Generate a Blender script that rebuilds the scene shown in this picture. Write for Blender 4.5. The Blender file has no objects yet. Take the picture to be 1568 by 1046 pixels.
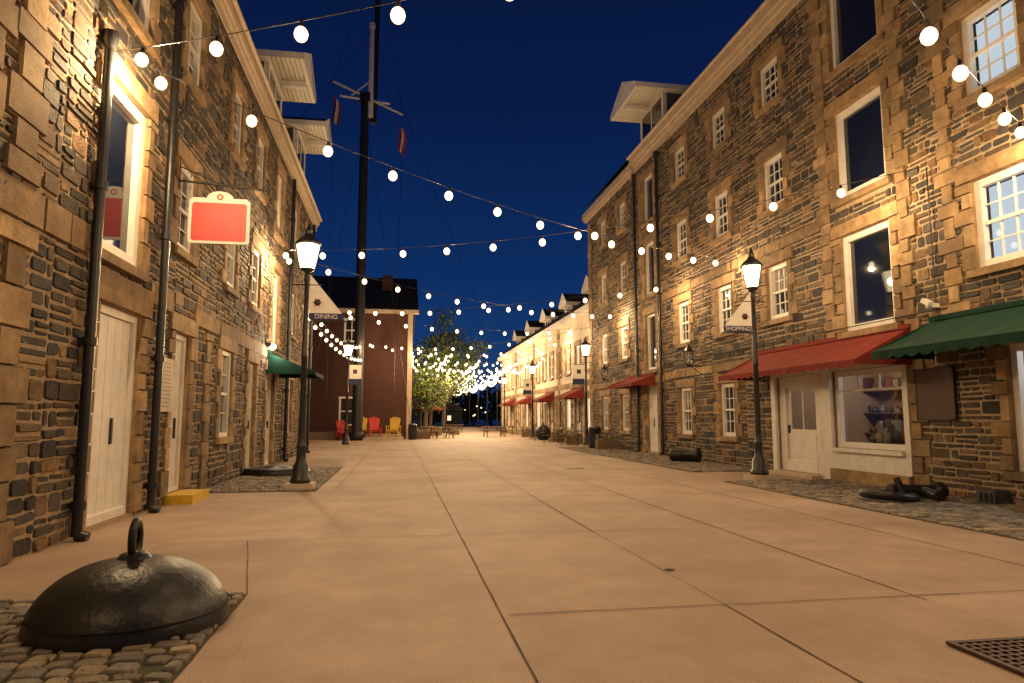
import bpy, math, random
from mathutils import Vector, Matrix
random.seed(7)
R=random.Random(11)
sc=bpy.context.scene
sc.view_settings.view_transform='Standard'; sc.view_settings.look='None'; sc.view_settings.exposure=0

# ---------------------------------------------------------------- materials
def nt(m):
    m.use_nodes=True
    t=m.node_tree; t.nodes.clear(); return t
def mat(name,c1,c2=None,rough=.8,scale=6.,bump=0.,bscale=40.,attr=False,metal=0.,spec=.5,stretch=None,stain=None,speck=0.,panels=False):
    m=bpy.data.materials.new(name); t=nt(m); N=t.nodes; L=t.links
    o=N.new('ShaderNodeOutputMaterial'); p=N.new('ShaderNodeBsdfPrincipled'); L.new(p.outputs[0],o.inputs[0])
    p.inputs['Roughness'].default_value=rough; p.inputs['Metallic'].default_value=metal
    p.inputs['Specular IOR Level'].default_value=spec
    tc=N.new('ShaderNodeTexCoord'); mp=N.new('ShaderNodeMapping'); L.new(tc.outputs['Object'],mp.inputs[0])
    if stretch: mp.inputs['Scale'].default_value=stretch
    n=N.new('ShaderNodeTexNoise'); n.inputs['Scale'].default_value=scale; n.inputs['Detail'].default_value=3.5; n.inputs['Roughness'].default_value=.68
    L.new(mp.outputs[0],n.inputs[0])
    r=N.new('ShaderNodeValToRGB'); L.new(n.outputs[0],r.inputs[0])
    c2=c2 or tuple(x*.75 for x in c1)
    r.color_ramp.elements[0].position=.32; r.color_ramp.elements[1].position=.68
    r.color_ramp.elements[0].color=(*c2,1); r.color_ramp.elements[1].color=(*c1,1)
    col=r.outputs[0]
    def mul(a,b):
        mx=N.new('ShaderNodeMix'); mx.data_type='RGBA'; mx.blend_type='MULTIPLY'; mx.inputs[0].default_value=1
        L.new(a,mx.inputs[6]); L.new(b,mx.inputs[7]); return mx.outputs[2]
    if attr:
        a=N.new('ShaderNodeAttribute'); a.attribute_name='Col'; col=mul(a.outputs['Color'],col)
    if stain:
        n3=N.new('ShaderNodeTexNoise'); n3.inputs['Scale'].default_value=stain[1]; n3.inputs['Detail'].default_value=3; L.new(tc.outputs['Object'],n3.inputs[0])
        r3=N.new('ShaderNodeMapRange'); L.new(n3.outputs[0],r3.inputs[0]); r3.inputs[1].default_value=stain[2]; r3.inputs[2].default_value=stain[3]; r3.inputs[4].default_value=stain[4] if len(stain)>4 else 1.
        mx=N.new('ShaderNodeMix'); mx.data_type='RGBA'; mx.blend_type='MIX'
        L.new(r3.outputs[0],mx.inputs[0]); L.new(col,mx.inputs[6]); mx.inputs[7].default_value=(*stain[0],1); col=mx.outputs[2]
    if speck:
        n4=N.new('ShaderNodeTexNoise'); n4.inputs['Scale'].default_value=120; n4.inputs['Detail'].default_value=2; L.new(tc.outputs['Object'],n4.inputs[0])
        r4=N.new('ShaderNodeMapRange'); L.new(n4.outputs[0],r4.inputs[0]); r4.inputs[1].default_value=.35; r4.inputs[2].default_value=.65; r4.inputs[3].default_value=1-speck; r4.inputs[4].default_value=1+speck
        col=mul(col,r4.outputs[0])
    if panels:
        mp2=N.new('ShaderNodeMapping'); mp2.inputs['Location'].default_value=(-.75,-5.0,0); L.new(tc.outputs['Object'],mp2.inputs[0])
        b=N.new('ShaderNodeTexBrick'); b.offset=0; L.new(mp2.outputs[0],b.inputs[0]); b.inputs['Scale'].default_value=1; b.inputs['Brick Width'].default_value=1.68; b.inputs['Row Height'].default_value=3.4; b.inputs['Mortar Size'].default_value=0
        b.inputs['Color1'].default_value=(.9,.89,.88,1); b.inputs['Color2'].default_value=(1.06,1.06,1.06,1); col=mul(col,b.outputs[0])
    L.new(col,p.inputs['Base Color'])
    if bump>0:
        n2=N.new('ShaderNodeTexNoise'); n2.inputs['Scale'].default_value=bscale; n2.inputs['Detail'].default_value=2.5; L.new(tc.outputs['Object'],n2.inputs[0])
        b=N.new('ShaderNodeBump'); b.inputs['Strength'].default_value=bump; b.inputs['Distance'].default_value=.02
        L.new(n2.outputs[0],b.inputs['Height']); L.new(b.outputs[0],p.inputs['Normal'])
    return m
def emat(name,col,s,transp=0.,rim=None):
    m=bpy.data.materials.new(name); t=nt(m); N=t.nodes; L=t.links
    o=N.new('ShaderNodeOutputMaterial'); e=N.new('ShaderNodeEmission'); e.inputs[0].default_value=(*col,1); e.inputs[1].default_value=s
    if transp>0:
        tr=N.new('ShaderNodeBsdfTransparent'); mx=N.new('ShaderNodeMixShader'); mx.inputs[0].default_value=1-transp
        L.new(tr.outputs[0],mx.inputs[1]); L.new(e.outputs[0],mx.inputs[2]); L.new(mx.outputs[0],o.inputs[0])
    elif rim:
        lw=N.new('ShaderNodeLayerWeight'); lw.inputs[0].default_value=.5
        e2=N.new('ShaderNodeEmission'); e2.inputs[0].default_value=(*rim[0],1); e2.inputs[1].default_value=rim[1]
        mx=N.new('ShaderNodeMixShader'); L.new(lw.outputs['Facing'],mx.inputs[0]); L.new(e.outputs[0],mx.inputs[1]); L.new(e2.outputs[0],mx.inputs[2]); L.new(mx.outputs[0],o.inputs[0])
    else: L.new(e.outputs[0],o.inputs[0])
    m.cycles.emission_sampling='NONE'
    return m
def glassmat(name):
    m=bpy.data.materials.new(name); t=nt(m); N=t.nodes; L=t.links
    o=N.new('ShaderNodeOutputMaterial'); g=N.new('ShaderNodeBsdfGlossy'); g.inputs['Roughness'].default_value=.02
    tr=N.new('ShaderNodeBsdfTransparent'); f=N.new('ShaderNodeLayerWeight'); f.inputs[0].default_value=.5
    pw=N.new('ShaderNodeMath'); pw.operation='POWER'; pw.inputs[1].default_value=3.5; L.new(f.outputs['Facing'],pw.inputs[0])
    ml=N.new('ShaderNodeMath'); ml.operation='MULTIPLY_ADD'; ml.inputs[1].default_value=.55; ml.inputs[2].default_value=.05; L.new(pw.outputs[0],ml.inputs[0])
    mx=N.new('ShaderNodeMixShader'); L.new(ml.outputs[0],mx.inputs[0]); L.new(tr.outputs[0],mx.inputs[1]); L.new(g.outputs[0],mx.inputs[2]); L.new(mx.outputs[0],o.inputs[0])
    return m
M={}
M['stone']=mat('ironstone',(1.2,1.12,1.05),(.5,.48,.45),.8,9,.8,45,attr=True,stain=((.23,.105,.04),.55,.53,.76,.45))
M['mortar']=mat('mortar',(.45,.34,.22),(.29,.21,.135),.95,14,.5,60)
M['sand']=mat('sandstone',(1.1,1.05,1.0),(.58,.52,.45),.85,5,.4,50,attr=True,stain=((.12,.08,.048),1.1,.46,.76,.85))
M['white']=mat('white_paint',(.8,.77,.72),(.68,.64,.58),.5,4,.05,30)
M['blind']=mat('window_blind',(.4,.36,.3),(.34,.3,.25),.8,4,stretch=(1,1,20))
M['cream']=mat('cream_trim',(.55,.44,.32),(.44,.34,.24),.6,3,.1,20)
M['stucco']=mat('pale_painted_masonry',(.68,.58,.46),(.46,.37,.28),.8,2.2,.3,20)
M['black']=mat('black_paint',(.02,.02,.021),(.012,.012,.012),.35,12,.12,60)
M['glass']=mat('dark_window_glass',(.012,.015,.022),(.008,.01,.016),.04,1.,.0,spec=.9)
M['clear']=glassmat('clear_glass')
M['curtain']=emat('lit_curtain',(.78,.9,1.0),.72)
M['litroom']=emat('lit_room',(1.,.78,.5),1.2)
M['concrete']=mat('concrete_paving',(.46,.325,.235),(.35,.24,.17),.62,1.6,.4,110,stain=((.25,.17,.118),.5,.42,.78,.85),speck=.24,panels=True)
M['joint']=mat('paving_joint',(.09,.055,.035),(.06,.04,.03),.9,20)
M['sett']=mat('granite_setts',(1.1,1.1,1.1),(.65,.65,.65),.75,14,.4,60,attr=True)
M['dirt']=mat('sett_bed',(.09,.08,.045),(.05,.055,.025),.95,10,.5,50)
M['roof']=mat('slate_roof',(.05,.045,.05),(.03,.028,.03),.9,8,.3,20,spec=.15)
M['grayclad']=mat('dormer_cladding',(.07,.07,.08),(.045,.045,.05),.6,5,.2,15,stretch=(1,1,12))
M['redawn']=mat('red_awning_canvas',(.21,.03,.02),(.15,.022,.015),.8,3,.1,12,spec=.2)
M['greenawn']=mat('green_awning_canvas',(.005,.04,.025),(.0035,.028,.017),.8,3,.1,12,spec=.2)
M['iron']=mat('cast_iron',(.015,.0135,.013),(.007,.0065,.006),.4,9,.3,22)
M['yellow']=mat('yellow_paint',(.7,.45,.03),(.5,.3,.02),.6,8)
M['red']=mat('red_paint',(.6,.03,.03),(.5,.02,.02),.5,8)
M['signred']=mat('sign_red',(.62,.06,.05),(.55,.05,.04),.5,3)
M['blue']=mat('navy_banner',(.02,.03,.1),(.015,.02,.07),.7,3)
M['brown']=mat('brown_panel',(.06,.02,.014),(.04,.014,.01),.5,6)
M['wood']=mat('weathered_wood',(.22,.14,.08),(.13,.08,.05),.8,6,.3,30,stretch=(1,1,6))
M['mastblack']=mat('dark_mast_paint',(.02,.016,.016),(.013,.011,.011),.5,6)
M['bark']=mat('bark',(.09,.065,.045),(.05,.035,.025),.9,8,.6,20)
M['leaf']=mat('leaves',(1.2,1.2,1.2),(.6,.6,.6),.6,4,attr=True)
M['flowers']=mat('flowers',(1,1,1),(.8,.8,.8),.6,4,attr=True)
M['bulb']=emat('bulb_glass',(1.,.85,.54),8.,0,((1.,.5,.13),1.8))
M['lantern']=emat('lantern_glass',(1.,.80,.46),6.,.35)
M['interior']=mat('interior_wall',(.35,.25,.17),(.28,.2,.13),.8,2)
M['goods']=mat('shop_goods',(1,1,1),(.8,.8,.8),.5,6,attr=True)
M['darkfar']=mat('dark_hill',(.012,.016,.014),(.008,.01,.01),.95,.05)
def brickmat():
    m=bpy.data.materials.new('red_brick'); t=nt(m); N=t.nodes; L=t.links
    o=N.new('ShaderNodeOutputMaterial'); p=N.new('ShaderNodeBsdfPrincipled'); L.new(p.outputs[0],o.inputs[0]); p.inputs['Roughness'].default_value=.85
    tc=N.new('ShaderNodeTexCoord'); mp=N.new('ShaderNodeMapping'); mp.inputs['Rotation'].default_value=(math.radians(-90),0,0)
    L.new(tc.outputs['Object'],mp.inputs[0]); b=N.new('ShaderNodeTexBrick'); L.new(mp.outputs[0],b.inputs[0])
    b.inputs['Scale'].default_value=1; b.inputs['Brick Width'].default_value=.23; b.inputs['Row Height'].default_value=.08; b.inputs['Mortar Size'].default_value=.008
    b.inputs['Color1'].default_value=(.085,.022,.014,1); b.inputs['Color2'].default_value=(.055,.014,.01,1); b.inputs['Mortar'].default_value=(.09,.055,.045,1)
    L.new(b.outputs[0],p.inputs['Base Color']); return m
M['brick']=brickmat()
M['water']=mat('harbour_water',(.01,.02,.04),(.008,.015,.03),.25,.3,.3,2)

# ---------------------------------------------------------------- mesh builder
class MB:
    def __init__(s): s.v=[];s.f=[];s.m=[];s.c=[];s.mats=[];s.sm=[]
    def mi(s,k):
        if k not in s.mats: s.mats.append(k)
        return s.mats.index(k)
    def add(s,vs,fs,k,col=(1,1,1),smooth=False):
        b=len(s.v); s.v+= [tuple(x) for x in vs]; i=s.mi(k)
        for f in fs: s.f.append([b+q for q in f]); s.m.append(i); s.c.append(col); s.sm.append(smooth)
    def box(s,x0,x1,y0,y1,z0,z1,k,col=(1,1,1)):
        vs=[(x,y,z) for x in (x0,x1) for y in (y0,y1) for z in (z0,z1)]
        s.add(vs,[(0,1,3,2),(4,6,7,5),(0,4,5,1),(2,3,7,6),(0,2,6,4),(1,5,7,3)],k,col)
    def obox(s,mtx,sx,sy,sz,k,col=(1,1,1)):
        vs=[mtx@Vector((x*sx/2,y*sy/2,z*sz/2)) for x in (-1,1) for y in (-1,1) for z in (-1,1)]
        s.add(vs,[(0,1,3,2),(4,6,7,5),(0,4,5,1),(2,3,7,6),(0,2,6,4),(1,5,7,3)],k,col)
    def tube(s,p0,p1,r0,r1,k,seg=8,caps=True,col=(1,1,1)):
        p0=Vector(p0);p1=Vector(p1); d=(p1-p0).normalized()
        a=d.orthogonal().normalized(); b=d.cross(a); vs=[]
        for p,r in ((p0,r0),(p1,r1)):
            for i in range(seg):
                t=2*math.pi*i/seg; vs.append(p+(a*math.cos(t)+b*math.sin(t))*r)
        fs=[(i,(i+1)%seg,seg+(i+1)%seg,seg+i) for i in range(seg)]
        s.add(vs,fs,k,col,True)
        if caps: s.add(vs,[list(range(seg))[::-1],list(range(seg,2*seg))],k,col)
    def lathe(s,prof,c,k,seg=24,col=(1,1,1),smooth=True,rot=0):
        vs=[];n=len(prof)
        for r,z in prof:
            for i in range(seg):
                t=2*math.pi*i/seg+rot; vs.append((c[0]+r*math.cos(t),c[1]+r*math.sin(t),c[2]+z))
        fs=[]
        for j in range(n-1):
            for i in range(seg):
                fs.append((j*seg+i,j*seg+(i+1)%seg,(j+1)*seg+(i+1)%seg,(j+1)*seg+i))
        s.add(vs,fs,k,col,smooth)
    def torus(s,mtx,R_,r_,k,a=32,b=10,sz=1.):
        vs=[]
        for i in range(a):
            t=2*math.pi*i/a
            for j in range(b):
                q=2*math.pi*j/b; rr=R_+r_*math.cos(q)
                vs.append(mtx@Vector((rr*math.cos(t),rr*math.sin(t)*sz,r_*math.sin(q))))
        fs=[(i*b+j,((i+1)%a)*b+j,((i+1)%a)*b+(j+1)%b,i*b+(j+1)%b) for i in range(a) for j in range(b)]
        s.add(vs,fs,k,(1,1,1),True)
    def sphere(s,c,r,k,seg=10,rings=6,col=(1,1,1),sz=1.):
        prof=[(max(1e-4,r*math.sin(math.pi*i/rings)),-r*sz*math.cos(math.pi*i/rings)) for i in range(rings+1)]
        s.lathe(prof,c,k,seg,col)
    def build(s,name,parent=None):
        me=bpy.data.meshes.new(name); me.from_pydata(s.v,[],s.f)
        for k in s.mats: me.materials.append(M[k])
        me.polygons.foreach_set('material_index',s.m); me.polygons.foreach_set('use_smooth',s.sm)
        at=me.attributes.new('Col','FLOAT_COLOR','FACE')
        at.data.foreach_set('color',[q for c in s.c for q in (*c,1)])
        me.update()
        o=bpy.data.objects.new(name,me); sc.collection.objects.link(o)
        if parent: o.parent=parent
        return o
def empty(name,loc=(0,0,0)):
    e=bpy.data.objects.new(name,None); e.location=loc; e.empty_display_size=.3; sc.collection.objects.link(e); return e
def plight(name,loc,w,col,r,parent=None):
    l=bpy.data.lights.new(name,'POINT'); l.energy=w; l.color=col; l.shadow_soft_size=r
    o=bpy.data.objects.new(name,l); o.location=loc; sc.collection.objects.link(o)
    if parent: o.parent=parent
    return o
WARM=(1.,.68,.35); LS=1.6

# ---------------------------------------------------------------- facade helper
PAL=[(.05,.043,.038),(.075,.06,.047),(.11,.082,.057),(.062,.058,.055),(.14,.10,.06),(.19,.115,.055),(.09,.06,.04),(.035,.033,.032),(.24,.165,.095),(.045,.042,.04),(.08,.073,.066)]
SAND=[(.42,.29,.155),(.37,.25,.13),(.45,.32,.18),(.31,.215,.12)]
BR=random.Random(99)
class Fac:
    def __init__(s,X,n): s.X=X; s.n=n; s.op=[]
    def P(s,y,z,o): return (s.X+s.n*o,y,z)
    def bx(s,mb,y0,y1,z0,z1,o0,o1,k,col=(1,1,1)):
        a,b=sorted((s.X+s.n*o0,s.X+s.n*o1)); mb.box(a,b,y0,y1,z0,z1,k,col)
    def stone(s,mb,y0,y1,z0,z1,h,k,col,ch=.012,jit=.012,rough=True):
        w=y1-y0;d=z1-z0
        if rough:
            c=min(.03,w*.2,d*.2)
            o=[(y0+c,z0),(y1-c,z0),(y1,z0+c),(y1,z1-c),(y1-c,z1),(y0+c,z1),(y0,z1-c),(y0,z0+c)]
            o=[(a+R.uniform(-jit,jit),b+R.uniform(-jit,jit)) for a,b in o]
        else: o=[(y0,z0),(y1,z0),(y1,z1),(y0,z1)]
        cy,cz=(y0+y1)/2,(z0+z1)/2; n=len(o)
        vs=[s.P(a,b,-.01) for a,b in o]
        tl=R.uniform(-.5,.5)*jit
        for a,b in o:
            sy=max(.3,(w-2*ch)/w); szz=max(.3,(d-2*ch)/d)
            vs.append(s.P(cy+(a-cy)*sy,cz+(b-cz)*szz,h+(tl if a>cy else -tl)))
        fs=[(i,(i+1)%n,n+(i+1)%n,n+i) for i in range(n)]+[list(range(n,2*n))]
        mb.add(vs,fs,k,col)
    def wall(s,mb,y0,y1,z0,z1,k='mortar'):
        ys=sorted({y0,y1,*[a for o in s.op for a in o[:2] if y0<a<y1]}); zs=sorted({z0,z1,*[a for o in s.op for a in o[2:4] if z0<a<z1]})
        for i in range(len(ys)-1):
            for j in range(len(zs)-1):
                cy=(ys[i]+ys[i+1])/2; cz=(zs[j]+zs[j+1])/2
                if any(o[0]<cy<o[1] and o[2]<cz<o[3] for o in s.op): continue
                mb.add([s.P(ys[i],zs[j],0),s.P(ys[i+1],zs[j],0),s.P(ys[i+1],zs[j+1],0),s.P(ys[i],zs[j+1],0)],[(0,1,2,3)],k)
    def rubble(s,mb,y0,y1,z0,z1):
        ya=y0
        while ya<y1-.01:
            yb=min(ya+R.uniform(1.3,2.6),y1)
            if y1-yb<.8: yb=y1
            s.rub(mb,ya,yb,z0,z1); ya=yb
    def rub(s,mb,y0,y1,z0,z1):
        z=z0
        while z<z1-.05:
            h=R.choice([.09,.12,.14,.17,.2,.24]); h=min(h,z1-z)
            if h<.06: break
            bl=sorted((o[0]-.1,o[1]+.1) for o in s.op if o[2]<z+h-.01 and o[3]>z+.01)
            segs=[];c=y0
            for a,b in bl:
                if a>c: segs.append((c,min(a,y1)))
                c=max(c,b)
            if c<y1: segs.append((c,y1))
            for a,b in segs:
                y=a
                while y<b-.04:
                    w=min(R.uniform(.14,.52),b-y)
                    if b-(y+w)<.1: w=b-y
                    g=.012
                    zz=[(z,z+h)]
                    if h>.16 and R.random()<.3: m=z+h*R.uniform(.4,.6); zz=[(z,m),(m,z+h)]
                    for q0,q1 in zz:
                        f=R.uniform(.65,1.35); c_=R.choice(PAL)
                        s.stone(mb,y+g,y+w-g,q0+g,q1-g,R.uniform(.008,.038),'stone',tuple(v*f for v in c_),.014,.012)
                    y+=w
            z+=h
    def band(s,mb,y0,y1,z0,z1,h=.045):
        y=y0
        while y<y1-.05:
            w=min(R.uniform(.5,1.1),y1-y)
            if y1-y-w<.25: w=y1-y
            f=R.uniform(.7,1.1)
            s.stone(mb,y+.004,y+w-.004,z0,z1,h+R.uniform(-.006,.006),'sand',tuple(v*f for v in R.choice(SAND)),.01,.0,False)
            y+=w
    def quoin(s,mb,y0,y1,z0,z1,h=.05,side=None):
        z=z0;i=0
        while z<z1-.04:
            d=min(R.uniform(.24,.44),z1-z)
            if z1-z-d<.12: d=z1-z
            e=R.uniform(0,.03) if i%2 else R.uniform(.08,.22)
            a,b=y0,y1
            if side in ('-',None): a-=e
            if side in ('+',None): b+=e
            f=R.uniform(.62,1.12)
            s.stone(mb,a,b,z+.004,z+d-.004,h+R.uniform(-.008,.008),'sand',tuple(v*f for v in R.choice(SAND)),.01,.0,False)
            z+=d;i+=1
    def opening(s,tb,wb,y0,y1,z0,z1,kind='sash',trim=True,depth=.13,glass='glass',lint=.3,cols=2,rows=4,fr=.09):
        s.op.append((y0,y1,z0,z1))
        if trim:
            s.quoin(tb,y0-.18,y0,z0,z1,.052,'-'); s.quoin(tb,y1,y1+.18,z0,z1,.052,'+')
            f=R.uniform(.8,1.1)
            s.stone(tb,y0-.28,y1+.28,z1+.003,z1+lint,.065,'sand',tuple(v*f for v in R.choice(SAND)),.01,0,False)
            if z0>.5: s.stone(tb,y0-.15,y1+.15,z0-.15,z0-.003,.11,'sand',tuple(v*f for v in R.choice(SAND)),.01,0,False)
        D=-depth-.1
        q=lambda a,b,c,d,k:tb.add([a,b,c,d],[(0,1,2,3)],k,SAND[1])
        q(s.P(y0,z0,0),s.P(y0,z1,0),s.P(y0,z1,D),s.P(y0,z0,D),'sand'); q(s.P(y1,z0,0),s.P(y1,z1,0),s.P(y1,z1,D),s.P(y1,z0,D),'sand')
        q(s.P(y0,z1,0),s.P(y1,z1,0),s.P(y1,z1,D),s.P(y0,z1,D),'sand'); q(s.P(y0,z0,0),s.P(y1,z0,0),s.P(y1,z0,D),s.P(y0,z0,D),'sand')
        o0,o1=-depth-.03,-depth+.08
        e=.002
        B=lambda a,b,c,d,p0,p1,k='white':s.bx(wb,a,b,c,d,p0,p1,k)
        B(y0+e,y0+fr,z0+e,z1-e,o0,o1);B(y1-fr,y1-e,z0+e,z1-e,o0,o1)
        B(y0+fr,y1-fr,z1-fr,z1-e,o0,o1-.003);B(y0+fr,y1-fr,z0+e,z0+fr,o0,o1+.02)
        a,b,c,d=y0+fr,y1-fr,z0+fr,z1-fr
        if kind in('sash','pane'):
            g_='clear' if glass=='curtain' else glass
            bl=kind=='sash' and glass=='glass' and BR.random()<.45
            if bl:
                zb=d-(d-c)*BR.choice([.25,.4,.5,.7])
                wb.add([s.P(a,zb,-depth-.03),s.P(b,zb,-depth-.03),s.P(b,d,-depth-.03),s.P(a,d,-depth-.03)],[(0,1,2,3)],'blind')
                wb.add([s.P(a,c,-depth-.034),s.P(b,c,-depth-.034),s.P(b,zb,-depth-.034),s.P(a,zb,-depth-.034)],[(0,1,2,3)],'glass')
                g_='clear'
            wb.add([s.P(a,c,-depth-.008),s.P(b,c,-depth-.008),s.P(b,d,-depth-.008),s.P(a,d,-depth-.008)],[(0,1,2,3)],g_)
            if glass=='curtain':
                n=26;vs=[];fs=[]
                for i in range(n+1):
                    yy=a+(b-a)*i/n; oo=-depth-.09-(.02 if i%2 else 0)
                    vs+= [s.P(yy,c,oo),s.P(yy,d,oo)]
                for i in range(n): fs.append((2*i,2*i+2,2*i+3,2*i+1))
                wb.add(vs,fs,'curtain')
        if kind=='sash':
            mz=(c+d)/2; B(a,b,mz-.03,mz+.03,-depth,-depth+.05)
            for i in range(1,cols):
                yy=a+(b-a)*i/cols
                B(yy-.014,yy+.014,c,mz-.03,-depth,-depth+.026);B(yy-.014,yy+.014,mz+.03,d,-depth,-depth+.026)
            for j in range(1,rows):
                zz=c+(d-c)*j/rows
                if abs(zz-mz)>.05: B(a,b,zz-.013,zz+.013,-depth+.002,-depth+.022)
        if kind=='pane':
            B((a+b)/2-.018,(a+b)/2+.018,c,d,-depth,-depth+.03) if cols>1 else None
        if kind=='door':
            B(a,b,c-fr+.01,d,-depth-.02,-depth+.02)
            n=max(3,int((b-a)/.22))
            for i in range(n):
                ya=a+(b-a)*i/n
                B(ya+.006,ya+(b-a)/n-.006,c-fr+.02,d-.01,-depth+.02,-depth+.032)
            B((a+b)/2-.025+.15,(a+b)/2+.025+.15,1.05,1.4,-depth+.03,-depth+.06,'black')
            for zz in (c+.3,d-.35): B(a,a+.12,zz,zz+.05,-depth+.03,-depth+.045,'black')
        if kind=='gdoor':
            mz=c+(d-c)*.42
            B(a,b,c-fr+.01,mz,-depth-.02,-depth+.025); B(a+.1,b-.1,c+.05,mz-.1,-depth+.02,-depth+.04)
            B(a,a+.1,mz,d,-depth-.02,-depth+.02);B(b-.1,b,mz,d,-depth-.02,-depth+.02);B(a+.1,b-.1,d-.1,d,-depth-.02,-depth+.02)
            wb.add([s.P(a+.1,mz,-depth-.004),s.P(b-.1,mz,-depth-.004),s.P(b-.1,d-.1,-depth-.004),s.P(a+.1,d-.1,-depth-.004)],[(0,1,2,3)],glass)
            B((a+b)/2-.012,(a+b)/2+.012,mz,d-.1,-depth,-depth+.015)
            B(b-.09,b-.05,mz-.1,mz+.1,-depth+.02,-depth+.07,'black')
def pipe(f,y,z0,z1,parent,name='drainpipe',r=.06,off=.13,hop=True):
    mb=MB(); x=f.X+f.n*off
    mb.tube((x,y,z0),(x,y,z1),r,r,'black',12)
    z=z0+.3
    while z<z1: mb.tube((x,y,z),(x,y,z+.1),r*1.35,r*1.35,'black',12); mb.box(min(f.X,x),max(f.X,x),y-.03,y+.03,z+.02,z+.08,'black'); z+=1.9
    if hop: mb.lathe([(r,0),(r*1.5,.1),(r*1.6,.2),(r*1.6,.22)],(x,y,z1),'black',12)
    mb.tube((x,y,z0+.02),(x+f.n*.12,y,z0-.02),r*1.1,r*1.1,'black',10)
    return mb.build(name,parent)

# ================================================================= LEFT WAREHOUSE
LW=empty('stone_warehouse')
F=Fac(-3.75,1); tb=MB(); wb=MB()
F.opening(tb,wb,9.15,10.65,.06,2.87,'door',lint=.42,fr=.11)
F.opening(tb,wb,9.05,10.4,3.5,5.8,'pane',cols=1,fr=.16,depth=.1)
F.opening(tb,wb,9.1,10.3,6.9,8.9,'pane',cols=1,fr=.16,depth=.1)
F.opening(tb,wb,12.1,13.0,.16,2.85,'door')
F.opening(tb,wb,15.2,16.15,1.0,2.85,depth=.09)
F.opening(tb,wb,17.9,18.75,.06,2.8,'gdoor')
F.opening(tb,wb,20.3,21.4,.06,2.75,'gdoor')
F.opening(tb,wb,24.0,25.,.9,2.7); F.opening(tb,wb,27.,28.,.9,2.7)
F.opening(tb,wb,5.6,6.5,1.0,2.8)
for y0,y1 in ((5.7,6.55),(11.9,12.8),(15.25,16.1),(17.8,18.75),(24.1,24.95),(27.1,27.95)):
    F.opening(tb,wb,y0,y1,4.25,5.75,depth=.09,fr=.11); F.opening(tb,wb,y0,y1,7.3,8.75,depth=.09,fr=.11)
F.opening(tb,wb,20.7,21.8,3.6,5.8,'pane',cols=1,fr=.1); F.opening(tb,wb,20.7,21.8,6.9,8.9,'pane',cols=1,fr=.1)
st=MB()
F.rubble(st,4.5,29.7,.0,9.5)
wl=MB(); F.wall(wl,-6,29.8,0,9.75)
F.band(tb,10.95,11.9,3.12,3.45);F.band(tb,13.2,29.7,3.1,3.42)
F.band(tb,6.8,8.75,3.35,3.72)
F.quoin(tb,7.05,7.4,0,3.3,.055); F.quoin(tb,7.05,7.4,3.75,9.3,.055)
F.quoin(tb,29.3,29.75,0,9.3,.055,'-')
F.quoin(tb,14.05,14.3,.0,3.05,.05)
wl.add([(-3.75,29.8,0),(-14,29.8,0),(-14,29.8,9.75),(-8.9,29.8,15.2),(-3.75,29.8,9.75)],[(0,1,2,3,4)],'mortar')
wl.add([(-3.75,-6,0),(-14,-6,0),(-14,-6,9.75),(-8.9,-6,15.2),(-3.75,-6,9.75)],[(0,1,2,3,4)],'mortar')
wl.add([(-14,-6,0),(-14,29.8,0),(-14,29.8,9.75),(-14,-6,9.75)],[(0,1,2,3)],'mortar')
rf=MB()
rf.add([(-3.6,-6.2,10.0),(-3.6,30.0,10.0),(-8.9,30.0,15.5),(-8.9,-6.2,15.5)],[(0,1,2,3)],'roof')
rf.add([(-14.3,-6.2,9.95),(-14.3,30.0,9.95),(-8.9,30.0,15.5),(-8.9,-6.2,15.5)],[(0,1,2,3)],'roof')
rf.box(-3.72,-3.62,-6.1,29.9,9.62,9.72,'cream'); rf.box(-3.72,-3.56,-6.15,29.95,9.72,9.95,'cream')
rf.box(-3.7,-3.67,-6.1,29.85,9.42,9.62,'cream'); rf.tube((-3.5,-6,9.93),(-3.5,29.9,9.93),.06,.06,'cream',8)
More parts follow.
